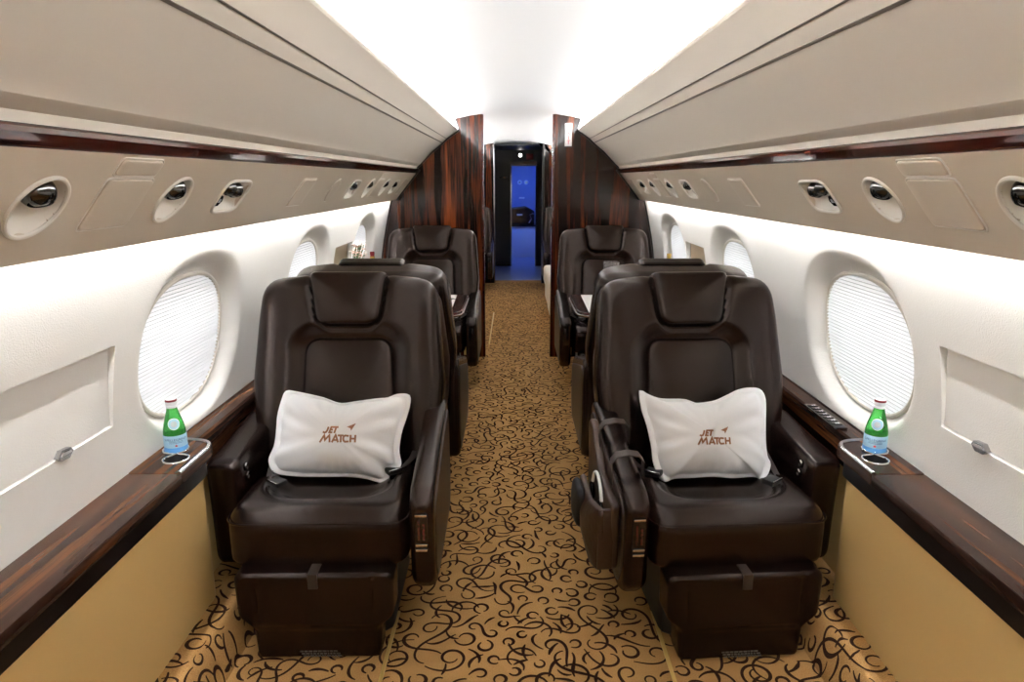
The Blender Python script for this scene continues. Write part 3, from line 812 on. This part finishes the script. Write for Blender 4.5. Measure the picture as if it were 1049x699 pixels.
# ------------------------------------------------------------------ bottles
FONT = None
def text_strip(name, txt, size, mat, parent, fn, z0):
    cu = bpy.data.curves.new('lettering', 'FONT'); cu.body = txt; cu.size = size; cu.align_x = 'CENTER'; cu.resolution_u = 2
    o = bpy.data.objects.new('lettering', cu); C.objects.link(o)
    dg = bpy.context.evaluated_depsgraph_get(); me = o.evaluated_get(dg).to_mesh()
    vs = [fn(v.co.x, v.co.y) for v in me.vertices]; fs = [tuple(p.vertices) for p in me.polygons]
    o.evaluated_get(dg).to_mesh_clear(); bpy.data.objects.remove(o); bpy.data.curves.remove(cu)
    return link_mesh(name, vs, fs, mat, parent, False)
def water_bottle(x, y, label, rz):
    t = thing('water_bottle', label, 'bottle', (x, y, .5856), rz, 'green water bottles in the cup holders')
    t.scale = (1, 1, .865)
    prof = [(.001,.004),(.022,.001),(.0305,.004),(.0310,.010),(.0310,.095),(.0302,.112),(.0265,.135),(.0205,.160),(.0155,.180),(.0135,.192),(.0138,.205)]
    mb = MB(); mb.lathe([(.001,.0)]+prof[1:], 40); mb.build('glass', M['green'], t)
    mb = MB(); mb.lathe([(.0135,.190),(.0152,.192),(.0152,.199),(.0145,.200),(.0155,.202),(.0155,.217),(.0145,.2195),(.001,.2195)], 32); mb.build('cap', M['white'], t)
    mb = MB(); mb.lathe([(.0157,.2125),(.0158,.2135),(.0158,.2165),(.0150,.2195),(.0145,.2197)], 32); mb.build('cap_band', M['redfoil'], t)
    mb = MB(); mb.lathe([(.0311,.036),(.0315,.0365),(.0315,.0985),(.0309,.100)], 40); lb = mb.build('label', M['label'], t)
    mb = MB(); mb.lathe([(.0316,.037),(.0318,.0375),(.0318,.058),(.0316,.0585)], 40); mb.build('label_band', M['label2'], lb)
    cyl = lambda r, z0: (lambda a, b: (r*math.sin(a/r), -r*math.cos(a/r), z0+b))
    text_strip('label_lettering', 'S.PELLEGRINO', .0105, M['navy'], lb, cyl(.0320, .083), 0)
    mb = MB()
    for z in (.079, .0745): 
        for k in range(9):
            a = -.018+k*.0042; mb.add([cyl(.0320, z)(a, 0), cyl(.0320, z)(a+.0034, 0), cyl(.0320, z)(a+.0034, .0014), cyl(.0320, z)(a, .0014)], [(0,1,2,3)])
    mb.build('small_print', M['navy'], lb, False)
    st = []; 
    for k in range(10):
        q = PI/2+k*PI/5; r = .0055 if k % 2 == 0 else .0024; st.append(cyl(.0322, .066)(r*math.cos(q), r*math.sin(q)))
    link_mesh('red_star', st+[cyl(.0322, .066)(0, 0)], [(k, (k+1) % 10, 10) for k in range(10)], M['red'], lb, False)
    # neck medallion on the shoulder
    def sh(a, b):
        z = .140+b; r = float(np.interp(z, [.095,.112,.135,.160,.180], [.0310,.0302,.0265,.0205,.0155]))+.0008; return (r*math.sin(a/r), -r*math.cos(a/r), z)
    def disc(R_, off, name, mat, par):
        vs = [(p[0]*(1+off), p[1]*(1+off), p[2]) for p in [sh(0, 0)]+[sh(R_*k*math.cos(2*PI*i/28), R_*1.15*k*math.sin(2*PI*i/28)) for k in (.5, 1) for i in range(28)]]
        fs = [(0, 1+i, 1+(i+1) % 28) for i in range(28)]+[(1+i, 29+i, 29+(i+1) % 28, 1+(i+1) % 28) for i in range(28)]
        return link_mesh(name, vs, fs, mat, par, False)
    d = disc(.0165, 0, 'medallion', M['white'], t); disc(.0145, .02, 'medallion_ring', M['label'], d); disc(.0085, .04, 'medallion_centre', M['silver'], d)
water_bottle(-1.020, 1.872, 'green glass water bottle with blue label in the left cup holder', .5)
water_bottle(1.020, 1.872, 'green glass water bottle with blue label in the right cup holder', -.5)
def wine_bottle(x, y, label, capmat):
    t = thing('wine_bottle', label, 'bottle', (x, y, .6125), 0, 'dark bottles standing before the partition')
    mb = MB(); mb.lathe([(.001,0),(.028,0),(.031,.004),(.031,.14),(.029,.165),(.019,.195),(.0145,.215),(.0135,.245),(.001,.246)], 32); mb.build('glass', M['darkglass'], t)
    mb = MB(); mb.lathe([(.0160,.205),(.0150,.225),(.0142,.262),(.0160,.265),(.0160,.280),(.014,.284),(.001,.285)], 28); n = mb.build('neck_foil', capmat, t)
    mb = MB(); mb.lathe([(.0163,.235),(.0163,.252)], 28); mb.build('neck_band', M['foil'], n)
    mb = MB(); mb.lathe([(.0313,.04),(.0315,.041),(.0315,.11),(.0313,.111)], 32); mb.build('label', M['paper'], t)
wine_bottle(-1.028, 4.82, 'dark bottle with dark red neck foil by the left partition', M['redfoil'])
wine_bottle(1.034, 4.70, 'dark bottle with gold neck foil by the right partition', M['foil'])
# flowers
t = thing('flower_vase', 'vase of pale pink and white flowers on the left ledge, behind the seat backs', 'flowers', (-1.020, 4.16, .6125))
mb = MB(); mb.lathe([(.001,0),(.026,0),(.030,.01),(.022,.07),(.024,.12),(.028,.14),(.024,.139),(.018,.08)], 24); mb.build('vase', M['clear'], t)
mb = MB(); R = random.Random(3); heads = []
for k in range(70):
    a = R.uniform(0, 2*PI); r = R.uniform(.01, .095); z = R.uniform(.25, .405)
    x = min(max(.045+r*math.cos(a)*.45, .012), .11); y = r*math.sin(a)*1.5; heads.append((x, y, z))
    mb.tube([(0,0,.10), (x*.4, y*.4, .10+(z-.1)*.6), (x, y, z)], .0014, 5)
mb.build('stems', M['stem'], t)
fl = MB(); 
for (x, y, z) in heads:
    fl.cur = R.choice((0, 0, 1))
    for k in range(5):
        q = 2*PI*k/5+R.random(); c_, s_ = math.cos(q), math.sin(q); r = R.uniform(.010, .017)
        fl.add([(x, y, z), (x+r*c_*.6-s_*r*.5, y+r*s_*.6+c_*r*.5, z+.006), (x+r*c_*1.2, y+r*s_*1.2, z+R.uniform(-.004,.01)), (x+r*c_*.6+s_*r*.5, y+r*s_*.6-c_*r*.5, z+.006)], [(0,1,2,3)])
fl.build('blossoms', [M['petal'], M['petal2']], t, False)

# ------------------------------------------------------------------ club tables with papers
def club_table(sx):
    side = 'left' if sx < 0 else 'right'
    t = thing('folding_table', 'wood rimmed folding table spread between the %s facing seats' % side, 'table', (sx*.66, 3.93, 0), 0, 'folding tables between the facing seats')
    po = round_poly([(-sx*.345, -.31), (-sx*.345, .29), (sx*.312, .29), (sx*.312, -.31)], [.10, .03, .01, .01], 10)
    V, F = ringfill(po, const(.690), const(.660), .008, .008, 112, 6, ke=4); link_mesh('table_top', V, F, M['wood_red'], t, True, 50)
    mb = MB(); O = resample(po, 100); mb.tube([(p[0]*1.006, p[1]*1.006, .672) for p in O], .0045, 8, closed=True); mb.build('metal_rim', M['steel'], t)
    mb = MB(); mb.box((.2, -.03, .55), (.3442, .03, .661), .006) if sx > 0 else mb.box((-.3442, -.03, .55), (-.2, .03, .661), .006)
    mb.build('support_arm', M['darkchrome'], t)
    p = thing('place_mat', 'white paper sheet printed with black marks on the %s folding table' % side, 'paper', (sx*.66, 3.93, .6905), 0, 'white papers on the folding tables')
    mb = MB(); mb.prism([(-sx*.285, -.30), (-sx*.275, .27), (sx*.20, .27), (sx*.20, -.30)], lambda a, b, h: (a, b, h), 0, .0015); mb.build('sheet', M['paper'], p, False)
    mb = MB()
    if sx < 0:
        for cx, cy, r in ((.255, .12, .020), (.225, .22, .012), (.22, -.10, .016)):
            for dx, dy in ((-.6, 0), (.6, 0), (0, .7)): mb.add([(cx+dx*r+r*.7*math.cos(2*PI*i/16), cy+dy*r+r*.7*math.sin(2*PI*i/16), .0019+.0002*dy) for i in range(16)], [tuple(range(16))])
            mb.add([(cx-r*.5, cy-r*1.6, .0017), (cx+r*.5, cy-r*1.6, .0017), (cx, cy, .0017)], [(0,1,2)])
        mb.build('black_marks', M['ink'], p, False)
    else:
        n = thing('napkin_ring', 'small grey metal piece lying on the right table paper', 'cutlery', (sx*.66-.175, 4.08, .6925))
        mb = MB(); mb.lathe([(.020,0),(.022,.002),(.022,.016),(.019,.017),(.018,.002),(.020,0)], 24); mb.build('ring_band', M['steel'], n)
        mb = MB(); mb.tube([(.02,.01,.006),(.06,.04,.006),(.09,.055,.006)], [.004,.003,.006], 8); mb.build('handle', M['steel'], n)
        g = thing('glass_vase', 'tall clear ribbed glass vase on the right folding table', 'vase', (sx*.66-.105, 4.12, .692))
        mb = MB(); pr = []
        V = []; F = []; n = 40; rows = [(.030,0),(.034,.004),(.040,.09),(.047,.215),(.043,.215),(.037,.09),(.030,.012),(.002,.011)]
        for r, z in rows:
            for k in range(n): q = 2*PI*k/n; rr = r*(1+(.03 if k % 2 and r > .028 else 0)); V.append((rr*math.cos(q), rr*math.sin(q), z))
        for i in range(len(rows)-1):
            for k in range(n): F.append((i*n+k, i*n+(k+1) % n, (i+1)*n+(k+1) % n, (i+1)*n+k))
        F.append(tuple(range(n))[::-1]); link_mesh('ribbed_body', V, F, M['clear'], g, True, 60)
for sx in (-1, 1): club_table(sx)

# ------------------------------------------------------------------ saddle bag on the right aisle arm
t = thing('saddle_bag', 'brown leather pouch slung over the aisle arm of the near right seat', 'bag', (SX-.004, SY, 0), math.radians(4))
xo = -.349
def side(V, F, name, mat, par):
    V = V[:, [2, 0, 1]]; return link_mesh(name, V, flip(F), mat, par, True, 50)
po = round_poly([(-.235, .47), (-.215, .245), (-.12, .215), (.08, .24), (.15, .47), (.17, .60), (.09, .585), (-.03, .475), (-.14, .465)], [.02,.04,.05,.06,.06,.02,.03,.06,.05], 8)
V, F = ringfill(po, const(xo-.002), const(xo-.030), .010, .010, 112, 8, center=(-.05, .36), ke=4); side(V, F, 'back_leaf', M['brownbag'], t)
po = round_poly([(-.235, .455), (-.215, .245), (-.12, .210), (.06, .24), (.115, .43), (-.05, .405)], [.02,.04,.05,.05,.03,.12], 8)
V, F = ringfill(po, lambda a, b, f: np.full(len(a), xo-.050), lambda a, b, f: xo-.066-.022*(1-f**2), .008, .012, 112, 12, ke=5); fp = side(V, F, 'front_pocket', M['brownbag'], t)
V, F = ringfill(round_poly([(-.04, .42), (-.02, .28), (.07, .27), (.10, .42)], .03, 6), const(xo-.072), lambda a, b, f: xo-.092-.014*(1-f**2), .01, .012, 80, 8, ke=4); side(V, F, 'mesh_pocket', M['matte'], t)
mb = MB()
mb.box((xo-.066, -.225, .255), (xo-.02, -.212, .45), .004); mb.build('gusset', M['brownbag'], t)
for y in (-.135, .055):
    z = .545+(y+.235)*.178+.022
    pts = [(xo-.012, z-.09), (xo-.012, z-.02), (xo+.004, z-.002), (xo+.035, z+.003), (xo+.066, z-.002), (xo+.082, z-.02), (xo+.082, z-.07)]
    V = []; F = []
    for (x, z_) in pts:
        for q in (-.015, .015): V.append((x, y+q, z_+q*.178))
    nrm = 4
    for (x, z_), dn in zip(pts, [(-.003,0),(-.003,0),(-.003,.003),(0,.004),(.003,.003),(.003,0),(.003,0)]):
        for q in (-.015, .015): V.append((x+dn[0], y+q, z_+dn[1]+q*.178))
    m = len(pts)
    for i in range(m-1):
        a = 2*i; b = 2*m+2*i
        F += [(a, a+1, a+3, a+2), (b, b+2, b+3, b+1), (a, a+2, b+2, b), (a+1, b+1, b+3, a+3)]
    link_mesh('strap', V, F, M['web'], t, True, 50)
h = thing('headphones', 'black headphones with white band tucked in the brown saddle bag', 'headphones', (SX-.004, SY, 0), math.radians(4))
mb = MB(); mb.tube([(xo-.040, -.06+.075*math.cos(q), .405+.085*math.sin(q)) for q in np.linspace(.35, PI-.3, 20)], .0055, 8); mb.build('headband', M['white'], h)
for y in (.012, -.125):
    mb = MB(); m4 = Matrix.Translation((xo-.042, y, .40)) @ Matrix.Rotation(PI/2, 4, 'Y')
    mb.lathe([(.001,-.006),(.024,-.006),(.029,-.003),(.029,.003),(.024,.006),(.001,.006)], 28, m4); mb.build('ear_cup', M['black'], h)

# ------------------------------------------------------------------ partitions
def section_poly(xin):
    pts = [(xin, .001), (.85, .001), (.90, .126), (1.02, .13), (1.02, .49), (1.07, .5), (1.071, .62)]
    for z in np.linspace(.64, 1.27, 16): pts.append((float(np.polyval(pw, z))-.001, float(z)))
    pts += [(.928, 1.243), (.772, 1.437), (.75, 1.462), (.765, 1.48), (.729, 1.512), (.65, 1.593), (.571, 1.656), (.538, 1.687), (.452, 1.746), (.447, 1.757), (.47, 1.835), (.44, 1.837), (.36, 1.851), (.27+.02, 1.861)]
    pts += [(xin, 1.8635 if xin < .35 else 1.858)]
    return pts
def partition(name, sx, y, xin, th, label, mat):
    mb = MB(); P = section_poly(xin)
    if sx > 0: P = P
    mb.prism(P if sx < 0 else P[::-1], lambda a, b, h: (sx*a, h, b), y, y+th)
    o = mb.build(name, mat, None, True, 30); tag(o, label, kind='structure'); return o
partition('partition_left', -1, YB, .268, .05, 'polished dark ebony partition left of the aisle', M['wood_v'])
partition('partition_right', 1, YB, .268, .05, 'polished dark ebony partition right of the aisle', M['wood_v'])
partition('partition_forward_left', -1, YP, .30, .05, 'reddish wood wall left of the far doorway', M['wood_v'])
partition('partition_forward_right', 1, YP, .375, .05, 'reddish wood wall right of the far doorway', M['wood_v'])
# edge trims of the near partition and dark seam under the headliner
k = 5
for sx in (-1, 1):
    mb = MB(); mb.box((sx*.266-.008, YB-.006, .002), (sx*.266+.008, YB+.056, 1.862), .003)
    o = mb.build('trim_%d' % k, M['wood_red'], None); o['kind'] = 'structure'; k += 1
    mb = MB(); P = section_poly(.268)
    for a, b in zip(P[7:-2], P[8:-1]):
        pass
    mb.tube([(sx*(x-.006), YB-.003, z-.004) for x, z in P[8:-4] if z > .66], .007, 6); o = mb.build('trim_%d' % k, M['blackband'], None); o['kind'] = 'structure'; k += 1
    mb = MB(); mb.box((min(sx*.33, sx*.43), YB-.012, .02), (max(sx*.33, sx*.43), YB, .105), .003); mb.build('trim_%d' % k, M['brass'], None)['kind'] = 'structure'
    k += 1
# white sign with red lettering
t = thing('exit_sign', 'narrow white sign with red vertical lettering on the right partition', 'sign', (.375, YB, 1.72))
mb = MB(); mb.box((-.026, -.022, -.088), (.026, -.0005, .078), .004); mb.build('sign_box', M['white'], t)
mb = MB(); mb.box((-.028, -.021, -.094), (.028, -.0005, -.087), .002); mb.build('sign_base', M['matte'], t)
for i, ch in enumerate('EXIT'):
    text_strip('red_letter', ch, .042, M['red'], t, lambda a, b, i=i: (a, -.0226, .025-.033*i+b), 0)

# ------------------------------------------------------------------ far cabin: divan, doorway, galley
t = thing('divan', 'cream upholstered divan beyond the right wooden partition', 'sofa', (0,0,0))
V, F = ringfill(round_poly([(.315, 5.40), (1.0, 5.40), (1.0, 7.55), (.315, 7.55)], .04, 6), const(.30), const(.135), .01, .01, 112, 6, ke=4); link_mesh('divan_base', V, F, M['divan'], t)
mb = MB(); mb.box((.345, 5.42, .0005), (.84, 7.5, .136), .01); mb.build('plinth', M['divan'], t)
for i in range(3):
    y0 = 5.40+.717*i
    V, F = ringfill(round_poly([(.295, y0+.006), (.86, y0+.006), (.86, y0+.711), (.295, y0+.711)], .05, 8), lambda a, b, f: .47+.022*(1-f**2), const(.301), .04, .025, 96, 10, ke=6); link_mesh('seat_cushion', V, F, M['divan'], t)
mb = MB(); mb.box((.86, 5.40, .30), (.99, 7.55, .78), .05, 4); mb.build('backrest', M['divan'], t)
t = thing('side_cabinet', 'low wood topped cabinet at the far end of the cream divan', 'cabinet', (0,0,0))
mb = MB(); mb.box((.42, 7.60, .0005), (.84, 7.85, .58), .008); mb.build('cabinet_body', M['wood_v'], t); mb = MB(); mb.box((.40, 7.58, .58), (.90, 7.87, .61), .006); mb.build('cabinet_top', M['wood_y'], t)
# gold strips let into the carpet
t = 0
for x, y0, y1, lab in ((-.412, 1.55, 1.99, 'gold strip in the carpet by the near left leg rest'), (.425, 1.55, 1.99, 'gold strip in the carpet by the near right leg rest'), (-.243, 5.75, 7.2, 'thin gold strip in the carpet past the left partition')):
    mb = MB(); mb.box((x-.006, y0, .0005), (x+.006, y1, .0045), .001); o = mb.build('floor_strip', M['brass'], None); tag(o, lab, 'strip', 'gold floor strips')

# vestibule
def struct(name, lo, hi, mat, bev=0, label=None):
    mb = MB(); mb.box(lo, hi, bev); o = mb.build(name, mat, None); o['kind'] = 'structure'
    if label: o['label'] = label
    return o
struct('floor_vestibule', (-.9, 9.62, -.02), (.9, 11.3, .002), M['bluefloor'], 0, 'pale metal sill beyond the carpet')
struct('wall_vestibule_left', (-.42, YP+.06, 0), (-.385, 11.3, 1.86), M['black'])
struct('wall_vestibule_right', (.42, YP+.06, 0), (.455, 11.3, 1.86), M['wood_v'])
struct('ceiling_vestibule', (-.46, 9.76, 1.845), (.46, 11.32, 1.865), M['matte'])
struct('wall_front_left', (-.42, 11.25, 0), (-.075, 11.29, 1.86), M['matte'])
struct('wall_front_right', (.335, 11.25, 0), (.46, 11.29, 1.86), M['matte'])
struct('wall_front_header', (-.075, 11.25, 1.665), (.335, 11.29, 1.86), M['matte'])
t = bpy.data.objects.new('door_1', None); C.objects.link(t); t['kind'] = 'structure'
MB().box((-.08, 11.225, 1.60), (.34, 11.26, 1.665), .004).build('door_header', M['beige'], t)
MB().box((-.085, 11.23, .0), (-.062, 11.26, 1.60), .003).build('door_jamb', M['steel'], t)
MB().box((.322, 11.23, .0), (.345, 11.26, 1.60), .003).build('door_jamb', M['matte'], t)
struct('door_2', (.335, YP-.02, .001), (.372, 11.2, 1.86), M['wood_v'], .003, 'dark folded door edge right of the doorway') if False else None
struct('trim_20', (-.300, YP-.015, .001), (-.285, YP+.065, 1.86), M['steel'], .002)
struct('trim_21', (.350, YP-.015, .001), (.378, YP+.065, 1.858), M['blackband'], .003)
struct('floor_galley', (-.7, 11.3, -.02), (.7, 12.9, .002), M['bluefloor'])
struct('wall_galley_back', (-.7, 12.9, 0), (.7, 12.93, 1.8), M['blue'])
struct('wall_galley_left', (-.72, 11.29, 0), (-.7, 12.93, 1.8), M['blue'])
struct('wall_galley_right', (.7, 11.29, 0), (.72, 12.93, 1.8), M['blue'])
struct('ceiling_galley', (-.72, 11.29, 1.8), (.72, 12.93, 1.82), M['blue'])
t = thing('galley_cabinet', 'pale cabinet under the dark counter in the blue lit room', 'cabinet', (.13, 12.55, .002))
MB().box((-.55, 0, 0), (.28, .34, .56), .01).build('cabinet_body', M['bluecab'], t)
MB().box((-.52, -.012, .06), (.25, .002, .52), .006).build('cabinet_door', M['bluecab'], t)
MB().box((-.56, -.03, .56), (.29, .34, .59), .006).build('counter_top', M['black'], t)
t = thing('coffee_machine', 'dark appliance with rounded top standing on the blue room counter', 'appliance', (.13, 12.6, .592))
V, F = ringfill(round_poly([(-.34, 0), (.22, 0), (.22, .24), (.05, .33), (-.2, .30), (-.34, .22)], [.01,.01,.05,.08,.08,.04], 6), const(.11), const(-.08), .02, .02, 80, 6, ke=4)
link_mesh('machine_body', np.c_[V[:, 0], V[:, 2]+.10, V[:, 1]], flip(F), M['black'], t)
MB().tube([(.12,-.02,.03),(.16,-.03,.10),(.13,-.03,.17),(.20,-.02,.20)], .012, 8).build('spout', M['chrome'], t)
MB().box((-.10, .008, .16), (0, .016, .19), .003).build('display', M['silver'], t)
for i, (x, z) in enumerate(((.08, 1.34), (.2, 1.34))):
    t = thing('wall_speaker', 'small round fitting on the blue wall, %s one' % ('left hand', 'right hand')[i], 'fitting', (x, 12.9, z), 0, 'round fittings on the blue wall')
    m4 = Matrix.Rotation(PI/2, 4, 'X'); mb = MB(); mb.lathe([(.04, .0005), (.042, .010), (.034, .012), (.001, .008)], 28, m4); mb.build('cover', M['bluecab'], t)
    mb = MB(); mb.lathe([(.020, .0095), (.018, .014), (.001, .014)], 20, m4); mb.build('centre_cap', M['steel'], t)
t = thing('label_plate', 'small bright plate at mid height on the blue wall', 'plate', (.12, 12.9005, 1.06))
MB().box((-.05, -.006, -.015), (.05, 0, .015), .002).build('plate', M['white'], t)
for z in (.98,): pass
t = thing('galley_lamp', 'blue mood lamp under the ceiling of the far room', 'light', (.1, 12.0, 1.775))
MB().box((-.30, -.25, .004), (.30, .25, .024), .006).build('lamp_housing', M['white'], t)
MB().box((-.28, -.23, -.004), (.28, .23, .004), .002).build('diffuser', M['bluelamp'], t)
# over the doorway: lamp and red sign
t = thing('emergency_lamp', 'small round white lamp over the far doorway', 'light', (.075, 11.25, 1.765))
m4 = Matrix.Rotation(PI/2, 4, 'X'); mb = MB(); mb.lathe([(.034, 0), (.036, .012), (.026, .016), (.024, .010)], 28, m4); mb.build('lamp_ring', M['chrome'], t)
mb = MB(); mb.lathe([(.0245, .010), (.014, .017), (.001, .019)], 24, m4); mb.build('bulb', M['lamp'], t)
t = thing('door_sign', 'small dark red sign plate over the far doorway', 'sign', (.225, 11.25, 1.745))
MB().box((-.055, -.012, -.045), (.055, -.0005, .045), .003).build('sign_plate', M['redfoil'], t)
text_strip('sign_lettering', 'EXIT', .032, M['red'], t, lambda a, b: (a, -.0128, b-.012), 0)
t = thing('door_latch', 'bright metal latch on the dark wall left of the doorway', 'latch', (-.20, 11.2505, 1.42))
MB().box((-.06, -.010, -.012), (.07, 0, .012), .003).build('latch_plate', M['steel'], t)
MB().tube([(-.04, -.02, .0), (0, -.035, .012), (.05, -.02, -.004)], .007, 8).build('latch_handle', M['chrome'], t)

# ------------------------------------------------------------------ camera and world
cam = bpy.data.cameras.new('camera'); co = bpy.data.objects.new('camera', cam); C.objects.link(co)
cam.sensor_width = 36; cam.lens = 24.02; cam.clip_start = .02
co.location = (-.034, 0, 1.39); co.rotation_euler = (math.radians(90-13.30), 0, math.radians(.12))
S.camera = co
w = bpy.data.worlds.new('world'); S.world = w; w.use_nodes = True
w.node_tree.nodes['Background'].inputs[0].default_value = (.9, .95, 1, 1); w.node_tree.nodes['Background'].inputs[1].default_value = .02
S.view_settings.view_transform = 'Standard'; S.view_settings.look = 'None'; S.view_settings.exposure = 1.22; S.view_settings.gamma = 1
S.view_settings.use_curve_mapping = False
